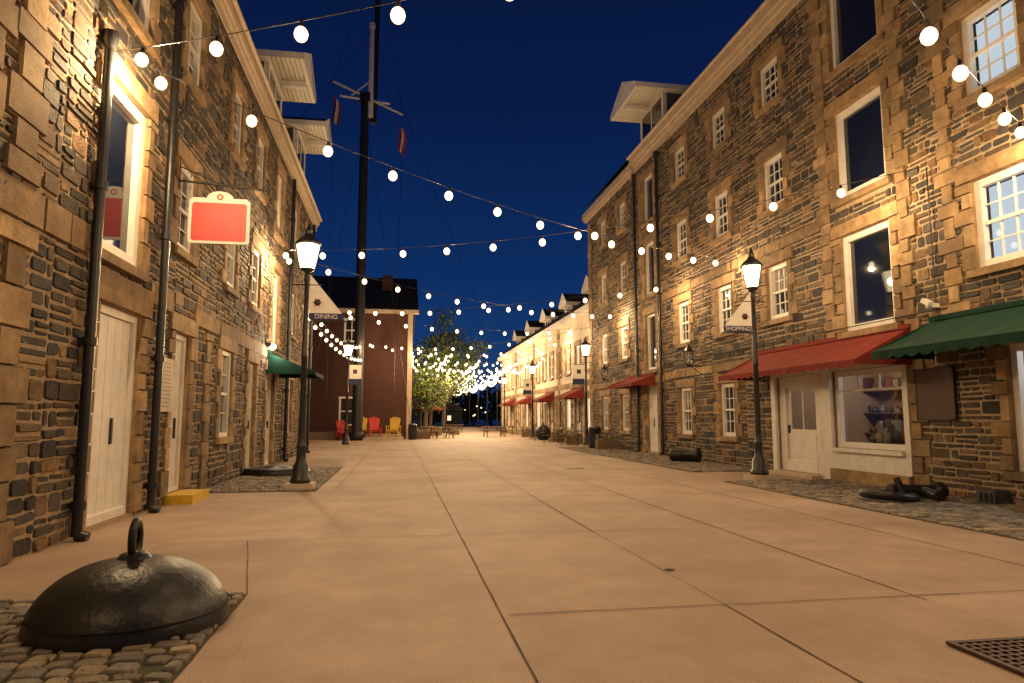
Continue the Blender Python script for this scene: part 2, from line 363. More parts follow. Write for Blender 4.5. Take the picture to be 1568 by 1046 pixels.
def dormer(mb,X,n,y0,y1,zb,zt,dep,hood=1.):
    xi=X-n*dep; a,b=sorted((X-n*.25,xi))
    mb.box(a,b,y0,y1,zb,zt,'grayclad')
    for yy in (y0-.01,y1-.13):
        aa,bb=sorted((X-n*.2,X-n*.36)); mb.box(aa,bb,yy,yy+.14,zb,zt-.003,'white')
    aa,bb=sorted((X-n*.21,X-n*.28)); mb.box(aa,bb,y0+.16,y1-.16,zt-.2,zt-.01,'white')
    mb.box(aa,bb,y0+.16,y1-.16,zb+.1,zb+.22,'white')
    mb.box(*sorted((X-n*.22,X-n*.26)),y0+.2,y1-.2,zb+.25,zt-.25,'glass')
    ym=(y0+y1)/2
    mb.box(*sorted((X-n*.2,X-n*.27)),ym-.04,ym+.04,zb+.23,zt-.22,'white')
    e=.35; zr=zt+.75; xo=X+n*hood; xi2=xi-n*.5
    for sgn,ya in ((1,y0-e),(-1,y1+e)):
        mb.add([(xo,ya,zt-.02),(xi2,ya,zt-.02),(xi2,ym,zr),(xo,ym,zr)],[(0,1,2,3)],'roof')
        mb.add([(xo+n*.03,ya,zt-.12),(xi2,ya,zt-.12),(xi2,ya,zt+.03),(xo+n*.03,ya,zt+.03)],[(0,1,2,3)],'white')
        mb.add([(xo+n*.03,ya,zt-.2),(xo+n*.03,ym,zr-.2),(xo+n*.03,ym,zr+.04),(xo+n*.03,ya,zt+.04)],[(0,1,2,3)],'white')
    aa,bb=sorted((xo+n*.01,xi2)); mb.box(aa,bb,y0-e+.01,y1+e-.01,zt-.16,zt-.08,'white')
    for i in range(10):
        xx=xo-n*(.1+i*.13)
        if n*(xx-(X-n*.2))>0: mb.box(*sorted((xx,xx-n*.03)),y0-e+.03,y1+e-.03,zt-.175,zt-.158,'cream')
    mb.add([(xo,y0-e,zt-.1),(xo,y1+e,zt-.1),(xo,ym,zr)],[(0,1,2)],'white')
    mb.box(*sorted((xo-n*.1,X)),ym-.08,ym+.08,zt-.36,zt-.178,'white')
dormer(rf,-3.75,1,20.0,22.2,9.9,12.0,3.2,.8)
dormer(rf,-3.75,1,25.6,27.8,9.9,12.4,3.2,.8)
st.build('rubble_stones',LW);wl.build('walls',LW);tb.build('sandstone_trim',LW);wb.build('windows_and_doors',LW);rf.build('roof_and_dormers',LW)
pipe(F,8.72,.05,5.95,LW);pipe(F,11.1,.05,9.4,LW,hop=False);pipe(F,28.7,.05,9.4,LW,hop=False);pipe(F,23.2,.05,9.4,LW,hop=False)
mb=MB(); mb.box(-3.74,-3.3,12.05,13.05,.0,.15,'yellow'); mb.build('door_step',LW)
# ================================================================= RIGHT WAREHOUSE
RW=empty('stone_warehouse')
F=Fac(9.8,-1); tb=MB(); wb=MB(); FR=F
F.opening(tb,wb,7.0,9.65,.55,2.6,'pane',cols=2,fr=.12,glass='clear')
for z0,z1 in ((3.95,5.5),(7.0,8.5),(9.9,11.2)):
    F.opening(tb,wb,8.95,10.1,z0,z1,glass='curtain' if z0<9 else 'glass',cols=3,fr=.13)
    F.opening(tb,wb,5.9,7.0,z0,z1,cols=3)
F.opening(tb,wb,12.1,13.7,3.3,5.45,'pane',cols=1,fr=.14); F.opening(tb,wb,12.1,13.7,6.3,8.35,'pane',cols=1,fr=.14); F.opening(tb,wb,12.1,13.7,9.35,11.4,'pane',cols=1,fr=.12)
F.opening(tb,wb,12.0,14.25,.75,2.45,'pane',cols=1,fr=.12,glass='clear',trim=False)
F.opening(tb,wb,14.75,16.6,.08,2.45,'gdoor',glass='clear',trim=False,fr=.28)
for c,lst in ((16.35,(1,2,3)),(19.35,(0,1,2,3)),(22.4,(0,1,2,3)),(28.85,(0,1,2,3)),(31.8,(0,1,2,3))):
    zz=((.85,2.45),(4.0,5.45),(7.0,8.4),(9.9,11.1))
    for i in lst: F.opening(tb,wb,c-.5,c+.5,*zz[i],cols=3,glass='glass',fr=.12)
F.opening(tb,wb,25.0,26.1,.1,2.75,'door'); F.opening(tb,wb,25.0,26.1,3.3,5.5,'pane',cols=1); F.opening(tb,wb,25.0,26.1,6.3,8.4,'pane',cols=1);F.opening(tb,wb,25.0,26.1,9.3,11.2,'pane',cols=1)
st=MB(); F.rubble(st,5.2,34.4,0,11.95)
wl=MB(); F.wall(wl,-6,34.5,0,12.2)
F.band(tb,14.4,24.3,5.8,6.08)
F.band(tb,17.2,24.2,2.82,3.08); F.band(tb,27.1,34.0,2.82,3.08)
F.quoin(tb,11.6,11.85,.0,11.6,.055,'-'); F.quoin(tb,14.0,14.3,2.6,11.6,.055,'+')
F.quoin(tb,33.9,34.4,0,11.6,.055,'-'); F.quoin(tb,24.5,24.75,0,11.6,.055,'-'); F.quoin(tb,26.35,26.6,0,11.6,.055,'+'); F.quoin(tb,10.5,10.7,3.2,11.6,.05)
wb2=MB()
F.bx(wb2,11.95,16.75,2.46,2.75,-.02,.1,'white'); F.bx(wb2,11.9,14.35,.0,.28,-.02,.12,'sand',SAND[0]);F.bx(wb2,11.95,14.3,.28,.74,-.02,.07,'white')
F.bx(wb2,14.28,14.72,0.0,2.455,-.02,.075,'white');F.bx(wb2,11.85,11.99,0.28,2.455,-.02,.08,'white');F.bx(wb2,16.61,16.8,0.0,2.455,-.02,.08,'white')
F.bx(wb2,12.0,14.25,.66,.745,.07,.16,'white'); F.bx(wb2,12.1,14.15,1.98,2.03,-.11,-.05,'white')
for yy in (12.8,13.45): F.bx(wb2,yy,yy+.04,2.03,2.33,-.11,-.06,'white')
F.bx(wb2,14.7,16.65,.0,.07,-.3,.35,'cream')
wb2.build('shopfront',RW)
cb=MB()
cb.tube((9.735,10.75,3.38),(9.735,24.2,3.42),.012,.012,'black',6); cb.tube((9.735,11.0,3.38),(9.735,11.0,6.1),.012,.012,'black',6); cb.tube((9.735,18.75,3.4),(9.735,18.75,6.1),.012,.012,'black',6)
cb.build('cable_conduit',RW)
it=MB(); it.add([(13.2,6.2,0),(13.2,17.2,0),(13.2,17.2,2.9),(13.2,6.2,2.9)],[(0,1,2,3)],'interior')
it.add([(10.2,17.2,0),(13.2,17.2,0),(13.2,17.2,2.9),(10.2,17.2,2.9)],[(0,1,2,3)],'interior')
it.add([(10.2,6.2,0),(13.2,6.2,0),(13.2,6.2,2.9),(10.2,6.2,2.9)],[(0,1,2,3)],'interior')
it.add([(10.0,6.2,2.9),(13.2,6.2,2.9),(13.2,17.2,2.9),(10.0,17.2,2.9)],[(0,1,2,3)],'interior')
it.add([(10.0,6.2,.02),(13.2,6.2,.02),(13.2,17.2,.02),(10.0,17.2,.02)],[(0,1,2,3)],'wood')
GC=[(.16,.05,.035),(.22,.17,.11),(.05,.07,.12),(.25,.24,.22),(.06,.08,.05),(.2,.11,.05),(.05,.04,.035)]
for y in [6.6+.9*i for i in range(12)]:
    for z in (.5,1.0,1.55,2.15):
        it.box(12.7,13.15,y,y+.82,z-.03,z,'wood')
        yy=y+.03
        while yy<y+.72:
            w=R.uniform(.08,.26); hh=R.uniform(.08,.38)
            if R.random()<.5: it.box(12.75,13.05,yy,yy+w,z+.002,z+hh,'goods',R.choice(GC))
            else: it.lathe([(.001,0),(w*.4,.0),(w*.5,hh*.5),(w*.2,hh*.8),(w*.22,hh),(.001,hh)],(12.9,yy+w/2,z+.002),'goods',8,R.choice(GC))
            yy+=w+R.uniform(.01,.12)
for i in range(34):
    y=R.uniform(12.15,14.05);x=R.uniform(10.3,11.2); z=.85; hh=R.uniform(.5,1.7)
    it.lathe([(.001,0),(R.uniform(.04,.1),.0),(R.uniform(.05,.12),.16*hh),(.04,.24*hh),(.05,.3*hh),(.001,.3*hh)],(x,y,z),'goods',10,R.choice(GC))
it.box(10.25,11.3,12.0,14.2,.75,.845,'wood')
it.build('shop_interior',RW)
plight('ceiling_lamp',(11.8,13.5,2.6),55,(1,.8,.58),.15,RW);plight('ceiling_lamp',(11.8,8.5,2.6),140,(.85,.93,1.),.15,RW);plight('ceiling_lamp',(11.8,16,2.6),25,(1,.8,.58),.15,RW)
wl.add([(9.8,34.5,0),(20,34.5,0),(20,34.5,12.2),(14.9,34.5,17.2),(9.8,34.5,12.2)],[(0,1,2,3,4)],'mortar')
wl.add([(9.8,-6,0),(20,-6,0),(20,-6,12.2),(14.9,-6,17.2),(9.8,-6,12.2)],[(0,1,2,3,4)],'mortar')
wl.add([(20,-6,0),(20,34.5,0),(20,34.5,12.2),(20,-6,12.2)],[(0,1,2,3)],'mortar')
rf=MB()
rf.add([(9.55,-6.2,12.5),(9.55,34.8,12.5),(14.9,34.8,17.7),(14.9,-6.2,17.7)],[(0,1,2,3)],'roof')
rf.add([(20.4,-6.2,12.45),(20.4,34.8,12.45),(14.9,34.8,17.7),(14.9,-6.2,17.7)],[(0,1,2,3)],'roof')
rf.box(9.6,9.78,-6.1,26.9,12.02,12.15,'cream');rf.box(9.5,9.78,-6.15,26.95,12.15,12.45,'cream');rf.box(9.68,9.76,-6.1,26.9,11.8,12.02,'cream')
rf.box(9.62,9.78,27.0,34.7,11.82,11.95,'cream');rf.box(9.55,9.78,27.0,34.75,11.95,12.25,'cream')
rf.tube((9.44,-6,12.4),(9.44,26.95,12.4),.06,.06,'cream',8)
dormer(rf,9.8,-1,24.3,26.8,12.3,14.3,3.4,1.0)
dormer(rf,9.8,-1,12.0,13.8,12.3,14.3,3.4,1.0)
st.build('rubble_stones',RW);wl.build('walls',RW);tb.build('sandstone_trim',RW);wb.build('windows_and_doors',RW);rf.build('roof_and_dormers',RW)
pipe(F,26.9,.05,11.5,RW);pipe(F,24.35,.05,11.5,RW)

# ================================================================= far right row
RR=empty('row_of_shops')
F=Fac(10.2,-1); tb=MB();wb=MB()
y=35.6;i=0
while y<67:
    F.opening(tb,wb,y,y+1.0,4.1,5.6,cols=3,fr=.14,glass='litroom' if i%4==1 else 'glass'); 
    if i%3==1: F.opening(tb,wb,y-.1,y+1.1,.06,2.6,'gdoor')
    else: F.opening(tb,wb,y-.2,y+1.2,.7,2.6,'pane',cols=2,fr=.14,glass='litroom' if i%2==0 else 'glass')
    y+=2.3;i+=1
wl=MB();F.wall(wl,34.5,68.5,0,7.3,'stucco')
wl.add([(10.2,68.5,0),(19,68.5,0),(19,68.5,7.3),(14.5,68.5,11),(10.2,68.5,7.3)],[(0,1,2,3,4)],'stucco')
F.band(tb,34.6,68.4,3.2,3.5);F.band(tb,34.6,68.4,0,.35)
for yy in (34.7,43,51.3,59.6,68): F.quoin(tb,yy,yy+.35,0.36,3.15,.06);F.quoin(tb,yy,yy+.35,3.55,7.1,.06)
rf=MB()
rf.add([(9.8,34.3,7.5),(9.8,68.8,7.5),(14.5,68.8,11.2),(14.5,34.3,11.2)],[(0,1,2,3)],'roof')
rf.add([(19.3,34.3,7.5),(19.3,68.8,7.5),(14.5,68.8,11.2),(14.5,34.3,11.2)],[(0,1,2,3)],'roof')
rf.box(9.8,10.18,34.55,68.7,7.15,7.48,'white')
for yy in (37.5,43.5,50,56.5,63):
    dormer(rf,10.9,-1,yy,yy+1.5,7.6,9.0,2.2,.15)
wl.build('walls',RR);tb.build('sandstone_trim',RR);wb.build('windows_and_doors',RR);rf.build('roof_and_dormers',RR)

# ================================================================= awnings
def awning(name,X,n,y0,y1,zt,zb,proj,k,scal=.12):
    mb=MB(); N=max(8,int((y1-y0)/.12)); rows=5
    pts=[]
    for j in range(rows+1):
        t=j/rows
        for i in range(N+1):
            y=y0+(y1-y0)*i/N
            o=.03+proj*t; z=zt+(zb-zt)*t-.06*math.sin(math.pi*t)-.015*math.sin(i*.9)*math.sin(math.pi*t)
            pts.append((X+n*o,y,z))
    fs=[(j*(N+1)+i,j*(N+1)+i+1,(j+1)*(N+1)+i+1,(j+1)*(N+1)+i) for j in range(rows) for i in range(N)]
    mb.add(pts,fs,k,(1,1,1),True)
    v=[];f=[];K=int((y1-y0)/.05)
    for i in range(K+1):
        y=y0+(y1-y0)*i/K; d=scal+ .05*abs(math.sin(math.pi*i/6))
        v+= [(X+n*(proj+.03),y,zb),(X+n*(proj+.035+.006*math.sin(i*.7)),y,zb-d)]
    for i in range(K): f.append((2*i,2*i+2,2*i+3,2*i+1))
    mb.add(v,f,k)
    for y in (y0,y1):
        mb.add([(X+n*.03,y,zt),(X+n*(proj+.03),y,zb),(X+n*(proj+.03),y,zb-scal),(X+n*.03,y,zb-scal)],[(0,1,2,3)],k)
    mb.box(*sorted((X+n*.02,X+n*.1)),y0-.02,y1+.02,zt-.02,zt+.07,k)
    for y in (y0+.03,y1-.03): mb.tube((X,y,zb-.05),(X+n*proj,y,zb-.03),.015,.015,'black',6)
    return mb.build(name)
awning('red_shop_awning',9.8,-1,11.7,17.35,3.15,2.52,1.25,'redawn',.1)
awning('green_shop_awning',9.8,-1,5.5,11.15,3.2,2.6,1.3,'greenawn',.12)
awning('red_shop_awning',9.8,-1,25.1,28.2,3.1,2.75,1.0,'redawn',.1)
awning('green_shop_awning',-3.75,1,20.1,22.2,3.25,2.72,1.35,'greenawn',.08)
for y in (37,44.5,52,60): awning('red_shop_awning',10.2,-1,y,y+2.6,3.1,2.6,1.1,'redawn',.1)

# ================================================================= brick building
BB=empty('brick_building')
mb=MB()
X0,X1,Y0,Y1=-11,.8,47.0,60.
wins=[(-3.9,-2.9,1.0,2.7),(-3.7,-2.8,6.6,8.0),(-7.5,-6.5,4.6,6.3)]
xs=sorted({X0,X1,*[a for w in wins for a in w[:2]]});zs=sorted({0,8.8,*[a for w in wins for a in w[2:]]})
for i in range(len(xs)-1):
    for j in range(len(zs)-1):
        cx=(xs[i]+xs[i+1])/2;cz=(zs[j]+zs[j+1])/2
        if any(w[0]<cx<w[1] and w[2]<cz<w[3] for w in wins): continue
        mb.add([(xs[i],Y0,zs[j]),(xs[i+1],Y0,zs[j]),(xs[i+1],Y0,zs[j+1]),(xs[i],Y0,zs[j+1])],[(0,1,2,3)],'brick')
mb.add([(X1,Y0,0),(X1,Y1,0),(X1,Y1,8.8),(X1,(Y0+Y1)/2,12.2),(X1,Y0,8.8)],[(0,1,2,3,4)],'brick')
mb.add([(X0,Y0,0),(X0,Y1,0),(X0,Y1,8.8),(X0,(Y0+Y1)/2,12.2),(X0,Y0,8.8)],[(0,1,2,3,4)],'brick')
for a,b,c,d in wins:
    mb.box(a,b,Y0+.15,Y0+.2,c,d,'glass')
    for p,q,r_,s_ in ((a-.06,a+.06,c,d),(b-.06,b+.06,c,d),(a-.1,b+.1,d,d+.12),(a-.1,b+.1,c-.1,c),(a+.06,b-.06,(c+d)/2-.04,(c+d)/2+.04),((a+b)/2-.02,(a+b)/2+.02,c,d)):
        mb.box(p,q,Y0-.04,Y0+.14,r_,s_,'white')
mb.build('walls',BB)
mb=MB()
mb.add([(X0-.4,Y0-.4,8.75),(X1+.4,Y0-.4,8.75),(X1+.4,(Y0+Y1)/2,12.3),(X0-.4,(Y0+Y1)/2,12.3)],[(0,1,2,3)],'roof')
mb.add([(X0-.4,Y1+.4,8.75),(X1+.4,Y1+.4,8.75),(X1+.4,(Y0+Y1)/2,12.3),(X0-.4,(Y0+Y1)/2,12.3)],[(0,1,2,3)],'roof')
mb.box(X0,X1+.42,Y0-.42,Y0+.02,8.5,8.74,'cream'); mb.box(X1-.3,X1+.03,Y0-.06,Y0+.3,0,8.49,'cream')
mb.box(-1.4,-.6,50.5,51.3,10,11.9,'brick')
mb.build('roof_and_trim',BB)
mb=MB(); mb.box(-7,-2.9,45.6,47.,0,.5,'wood'); mb.box(-2.95,.2,46.02,46.95,.18,.35,'cream'); mb.build('entrance_platform',BB)

# ================================================================= ground
g=MB(); g.add([(-500,-200,0),(500,-200,0),(500,900,0),(-500,900,0)],[(0,1,2,3)],'concrete'); g.build('ground')
j=MB()
def seg(p,q,w=.012,z=.004):
    p=Vector((*p,z));q=Vector((*q,z)); d=(q-p).normalized(); n=Vector((-d.y,d.x,0))*w/2
    L_=(q-p).length; K=max(1,int(L_/.35)); pts=[p.lerp(q,i/K)+n.normalized()*R.uniform(-.004,.004) for i in range(K+1)]
    for i in range(K):
        n1=n*R.uniform(.7,1.25)
        j.add([pts[i]-n1,pts[i+1]-n1,pts[i+1]+n1,pts[i]+n1],[(0,1,2,3)],'joint')
for x,y0,y1 in ((.75,0,75),(2.45,2,5.03),(4.05,4.86,32),(5.9,5,30),(2.4,8.35,60),(-1.2,14,60)): seg((x,y0),(x,y1),.014,.004)
seg((-1.17,-1),(-1.17,5.9),.014); seg((-1.17,5.9),(-1.68,8.4),.008)
seg((2.45,5.03),(2.4,8.35),.006); 
for y,x0,x1 in ((5.0,.8,7),(8.4,-3.6,7.1),(12.2,-3.6,7.1),(16.2,-1.5,7.1),(20.5,-1.5,7.1),(25,-3,8),(30,-3,8.5),(36,-3,9),(43,-3,9)): seg((x0,y),(x1,y),.012,.008)
j.build('paving_joints')
mb=MB(); mb.box(4.6,5.1,18.6,18.9,.002,.012,'brown'); mb.lathe([(.001,.012),(.04,.012),(.05,.004)],(2.5,6.2,0),'brown',14); mb.build('drain_cover')
def setts(name,x0,x1,y0,y1,s=(.13,.22)):
    mb=MB(); mb.add([(x0,y0,.006),(x1,y0,.006),(x1,y1,.006),(x0,y1,.006)],[(0,1,2,3)],'dirt')
    y=y0
    while y<y1-.03:
        d=min(R.uniform(.11,.16),y1-y); x=x0-R.uniform(0,.1)
        while x<x1-.03:
            w=R.uniform(*s); a=max(x,x0);b=min(x+w,x1)
            if b-a>.05 and d>.05 and R.random()>.015:
                cx,cy=(a+b)/2,(y+d/2); hx,hy=(b-a)/2-.01,d/2-.01; cc=.018
                o=[(-hx+cc,-hy),(hx-cc,-hy),(hx,-hy+cc),(hx,hy-cc),(hx-cc,hy),(-hx+cc,hy),(-hx,hy-cc),(-hx,-hy+cc)]
                an=R.uniform(-.06,.06); ca,sa=math.cos(an),math.sin(an); h=R.uniform(.022,.042); tx,ty=R.uniform(-.06,.06),R.uniform(-.06,.06)
                o=[(p+R.uniform(-.008,.008),q+R.uniform(-.008,.008)) for p,q in o]
                vs=[];
                for k,(sc_,hh) in enumerate(((1.,.004),(.97,.7),(.84,1.))):
                    for p,q in o:
                        P_,Q_=p*sc_,q*sc_; vs.append((cx+P_*ca-Q_*sa,cy+P_*sa+Q_*ca,(.007 if k==0 else h*hh+P_*tx+Q_*ty)))
                fs=[(i,(i+1)%8,8+(i+1)%8,8+i) for i in range(8)]+[(8+i,8+(i+1)%8,16+(i+1)%8,16+i) for i in range(8)]+[list(range(16,24))]
                f=R.uniform(.7,1.2); c=R.choice([(.23,.19,.15),(.28,.22,.16),(.18,.155,.13),(.31,.24,.16),(.2,.18,.15)])
                mb.add(vs,fs,'sett',tuple(v*f for v in c))
            x+=w
        y+=d
    for i in range(int((x1-x0)*(y1-y0)*11)):
        px,py=R.uniform(x0,x1),R.uniform(y0,y1)
        for k in range(3):
            t=R.uniform(0,6.28);l=R.uniform(.015,.045)
            mb.add([(px,py,.01),(px+math.cos(t)*.014,py+math.sin(t)*.014,.01),(px+math.cos(t)*l,py+math.sin(t)*l,.02+l)],[(0,1,2)],'leaf',(.09,.12,.03))
    return mb.build(name)
setts('cobblestone_paving',-3.7,-1.17,2.0,5.9)
setts('cobblestone_paving',-3.7,-1.55,13.8,20.2)
setts('cobblestone_paving',7.1,9.7,5.0,14.4)
setts('cobblestone_paving',7.5,9.7,17.0,32.)
# ================================================================= lamps
def street_lamp(x,y,kind=None,text=None,side=1,w=85):
    e=empty('street_lamp',(x,y,0)); mb=MB()
    mb.box(-.27,.27,-.27,.27,0,.13,'cream')
    mb.lathe([(.001,.13),(.2,.13),(.2,.2),(.17,.24),(.15,.45),(.1,.55),(.085,.8),(.1,.83),(.085,.87),(.07,1.0),(.055,2.6),(.075,2.63),(.055,2.68),(.045,4.15),(.07,4.2),(.05,4.26),(.04,4.34),(.13,4.4),(.15,4.43)],(0,0,0),'black',16)
    mb.lathe([(.25,4.93),(.27,4.95),(.2,5.03),(.09,5.12),(.06,5.2),(.08,5.22),(.05,5.26),(.02,5.36),(.001,5.4)],(0,0,0),'black',12)
    for i in range(6):
        t=i*math.pi/3; mb.tube((.145*math.cos(t),.145*math.sin(t),4.42),(.25*math.cos(t),.25*math.sin(t),4.95),.009,.009,'black',5)
    mb.tube((-.3,0,4.1),(.3,0,4.1),.013,.013,'black',6)
    mb.build('post',e)
    gb=MB(); gb.lathe([(.001,4.43),(.135,4.43),(.235,4.93),(.001,4.94)],(0,0,0),'lantern',6,smooth=False); gb.build('lantern_glass',e)
    plight('lamp_light',(0,0,4.7),w*LS,(1,.74,.42),.1,e)
    if kind=='pennant':
        b=MB(); s=side; zt=4.32
        b.tube((0,0,3.36),(s*.8,0,3.36),.014,.014,'black',6); b.tube((0,0,4.34),(s*.1,0,4.34),.014,.014,'black',6)
        vs=[]
        for sy in (-.006,.006):
            vs+=[(s*.06,sy,zt),(s*.06,sy,3.52),(s*.72,sy,3.52)]
        b.add(vs,[(0,1,2),(3,5,4)],'white')
        b.box(*sorted((s*.06,s*.75)),-.007,.007,3.38,3.52,'blue')
        b.lathe([(.001,0),(.07,0),(.07,.004),(.001,.004)],(0,0,0),'brown',14)
        nv=14*4
        for i in range(len(b.v)-nv,len(b.v)):
            X_,Y_,Z_=b.v[i]; b.v[i]=(X_+s*.22,-.008-Z_,Y_+3.74)
        for q in range(6):
            t=q*math.pi/3; b.obox(Matrix.Translation((s*.22+.09*math.cos(t),-.01,3.74+.09*math.sin(t)))@Matrix.Rotation(-t,4,'Y'),.03,.006,.014,'signred')
        b.build('banner',e)
        c=bpy.data.curves.new('banner_text','FONT'); c.body=text; c.size=.13; c.align_x='CENTER'; c.align_y='CENTER'
        o=bpy.data.objects.new('banner_text',c); o.rotation_euler=(math.pi/2,0,0); o.location=(s*.4,-.0105,3.45); o.parent=e; c.materials.append(M['white']); sc.collection.objects.link(o)
    if kind=='banner':
        b=MB(); s=side
        b.tube((0,0,4.0),(s*.7,0,4.0),.014,.014,'black',6); b.tube((0,0,3.0),(s*.7,0,3.0),.014,.014,'black',6)
        b.box(*sorted((s*.08,s*.66)),-.006,.006,3.3,3.98,'white');b.box(*sorted((s*.08,s*.66)),-.006,.006,3.03,3.3,'blue')
        b.box(*sorted((s*.25,s*.45)),-.01,-.006,3.55,3.75,'brown')
        b.build('banner',e)
street_lamp(-1.9,14.2,'pennant','DINING',1)
street_lamp(8.1,14.6,'pennant','SHOPPING',-1)
street_lamp(-2.5,34.1,'banner',None,1)
street_lamp(8.95,32.2,'banner',None,-1)
street_lamp(9.0,46,'banner',None,-1,160); street_lamp(9.2,60,None,None,-1,160)
street_lamp(1.9,62,None,None,1,140)

def lantern(X,n,y,z):
    e=empty('wall_lantern',(X,y,z)); mb=MB()
    mb.tube((0,0,-.15),(n*.5,0,-.15),.018,.018,'black',6);mb.tube((0,0,-.45),(n*.42,0,-.18),.014,.014,'black',6); mb.box(-.02,.02,-.06,.06,-.55,-.05,'black')
    cx=n*.5
    mb.lathe([(.03,-.2),(.09,-.12),(.1,-.1)],(cx,0,0),'black',6); mb.lathe([(.2,.32),(.12,.42),(.04,.5),(.02,.6),(.001,.62)],(cx,0,0),'black',6)
    for i in range(6):
        t=i*math.pi/3; mb.tube((cx+.1*math.cos(t),.1*math.sin(t),-.1),(cx+.18*math.cos(t),.18*math.sin(t),.32),.014,.014,'black',4)
    mb.lathe([(.095,-.1),(.17,.32)],(cx,0,0),'clear',6,smooth=False)
    mb.build('lantern',e)
lantern(9.8,-1,21.0,3.25); lantern(9.8,-1,30.3,3.3)
e=empty('wall_light',(-3.75,20.0,3.45)); mb=MB(); mb.box(0,.18,-.08,.08,-.05,.05,'black'); mb.sphere((.2,0,-.05),.1,'lantern'); mb.build('fixture',e); plight('bulb_light',(.36,0,-.15),60,(1,.85,.65),.06,e)

# ================================================================= festoon string lights
SL=empty('string_lights'); bm_=MB(); wm=MB()
def string(p,q,sag=.55,sp=1.26,every=3,w=46,off=.5,endw=150):
    p=Vector(p);q=Vector(q);L_=(q-p).length
    f=lambda t: p.lerp(q,t)-Vector((0,0,4*sag*t*(1-t)))
    K=24; pr=f(0)
    for i in range(1,K+1):
        c=f(i/K); wm.tube(pr,c,.007,.007,'black',4,False); pr=c
    pts=[];i=0
    while (i+off)*sp/L_<.985: pts.append(f((i+off)*sp/L_)); i+=1
    n=len(pts)
    for i,c in enumerate(pts):
        wm.tube(c,c-Vector((0,0,.1)),.022,.03,'black',6)
        cc=c-Vector((0,0,.16))
        bm_.sphere(cc,.08,'bulb',10,6,(1,1,1),1.12)
        if every<20:
            lp=cc-Vector((0,0,.13))
            if endw and i in (0,n-1): plight('bulb_light',lp,endw*LS,WARM,.04,SL)
            elif i%every==every//2 and 1<i<n-2: plight('bulb_light',lp,w*every/2*.85*LS,WARM,.04,SL)
string((-3.7,-.7,5.9),(9.75,8.9,5.95),.75)
string((-3.7,9.06,6.1),(9.75,.5,6.1),.5,off=.4,endw=210)
string((-3.7,9.06,6.1),(9.75,18.8,6.15),.5,off=.45,endw=90)
string((-3.7,19.6,6.1),(9.75,11.1,6.15),.5)
string((-3.7,19.6,6.1),(9.75,29.2,6.1),.5,every=4)
string((-3.7,29.6,6.1),(9.75,21.3,6.1),.5,every=4)
string((-3.7,29.6,6.1),(9.75,34.2,6.1),.5,off=.3,every=5,w=50,endw=0)
string((-2.35,44,6.2),(9.75,34.2,6.1),.6,every=5)
string((-3.7,29.6,6.0),(-2.35,44,6.1),.6,every=5,endw=0)
string((-3.7,27.6,5.6),(-2.35,44,5.2),.5,every=99)
string((-2.35,44,6.2),(10.1,46,6.2),.6,every=5,endw=0)
string((.9,47.2,6.2),(10.1,40,6.2),.6,every=5)
yl=[47.2,54,61,69,77,86,96,108]
for a,b in zip(yl[:-1],yl[1:]):
    xa=.9 if a<60 else 2.2; xb=.9 if b<60 else 2.2; xr=10.1 if b<68 else 11.; m_=(a+b)/2
    string((xa,a,6.1),(xr,b,6.1),.6,every=5,sp=.9,endw=0,w=130); string((xb,b,6.1),(xr,a,6.1),.6,every=6 if b<80 else 99,sp=.9,endw=0,w=130)
    string((xr,a,5.9),(xr,b,5.9),.5,every=99,sp=.9)
    string((xa,a,5.9),(xb,b,5.9),.5,every=99,sp=.9)
    for fx,zz in ((.25,5.9),(.5,5.6),(.75,5.3)): string((xa+(xr-xa)*fx,a,zz),(xa+(xr-xa)*fx,b,zz),.3,every=99,sp=.95)
    string((xa,m_,5.6),(xr,m_,5.6),.7,every=99,sp=.9)
bm_.build('bulbs',SL); wm.build('cables',SL)
for y in yl[3:]:
    for x in (2.2,11.):
        mb=MB(); mb.tube((x,y,0),(x,y,6.3),.07,.05,'mastblack',8); mb.tube((x,y,6.3),(x,y,6.42),.07,.02,'black',8); mb.build('light_pole')

# ================================================================= mast
MA=empty('ship_mast',(-2.6,44.5,0)); mb=MB()
mb.tube((0,0,0),(0,0,22.5),.34,.27,'mastblack',16); mb.tube((0,0,22.3),(0,0,22.9),.42,.42,'mastblack',12)
mb.tube((.35,-.05,21.3),(.35,-.05,27.6),.2,.16,'white',12); mb.tube((.35,-.05,27.6),(.35,-.05,27.9),.22,.22,'white',12)
mb.tube((.55,.2,21),(.75,.2,36),.22,.14,'mastblack',12)
mb.tube((-2.1,-.1,23.6),(2.5,-.1,21.6),.09,.07,'white',8); mb.tube((-1.6,-.6,22.4),(1.6,.5,22.6),.08,.08,'white',8);mb.tube((-.9,-.1,22.7),(.4,-.1,23.9),.06,.06,'white',8)
mb.lathe([(.36,0),(.5,0),(.5,.5),(.36,.55)],(0,0,0),'iron',16)
for x,y,z0 in ((-2.1,-.1,23.6),(2.5,-.1,21.6)):
    mb.tube((x,y,z0),(x*.9,y,3),.014,.014,'black',5)
for p,q in (((.4,0,27.5),(7.5,-6,6.5)),((.4,0,27.5),(-6,-14,9)),((0,0,21.5),(3.5,1,.3)),((0,0,21.5),(-3.5,1,.3)),((.4,0,33),(2.5,-.1,21.7)),((.4,0,33),(-2.1,-.1,23.6))):
    mb.tube(p,q,.014,.014,'black',5)
mb.build('spars_and_rigging',MA)
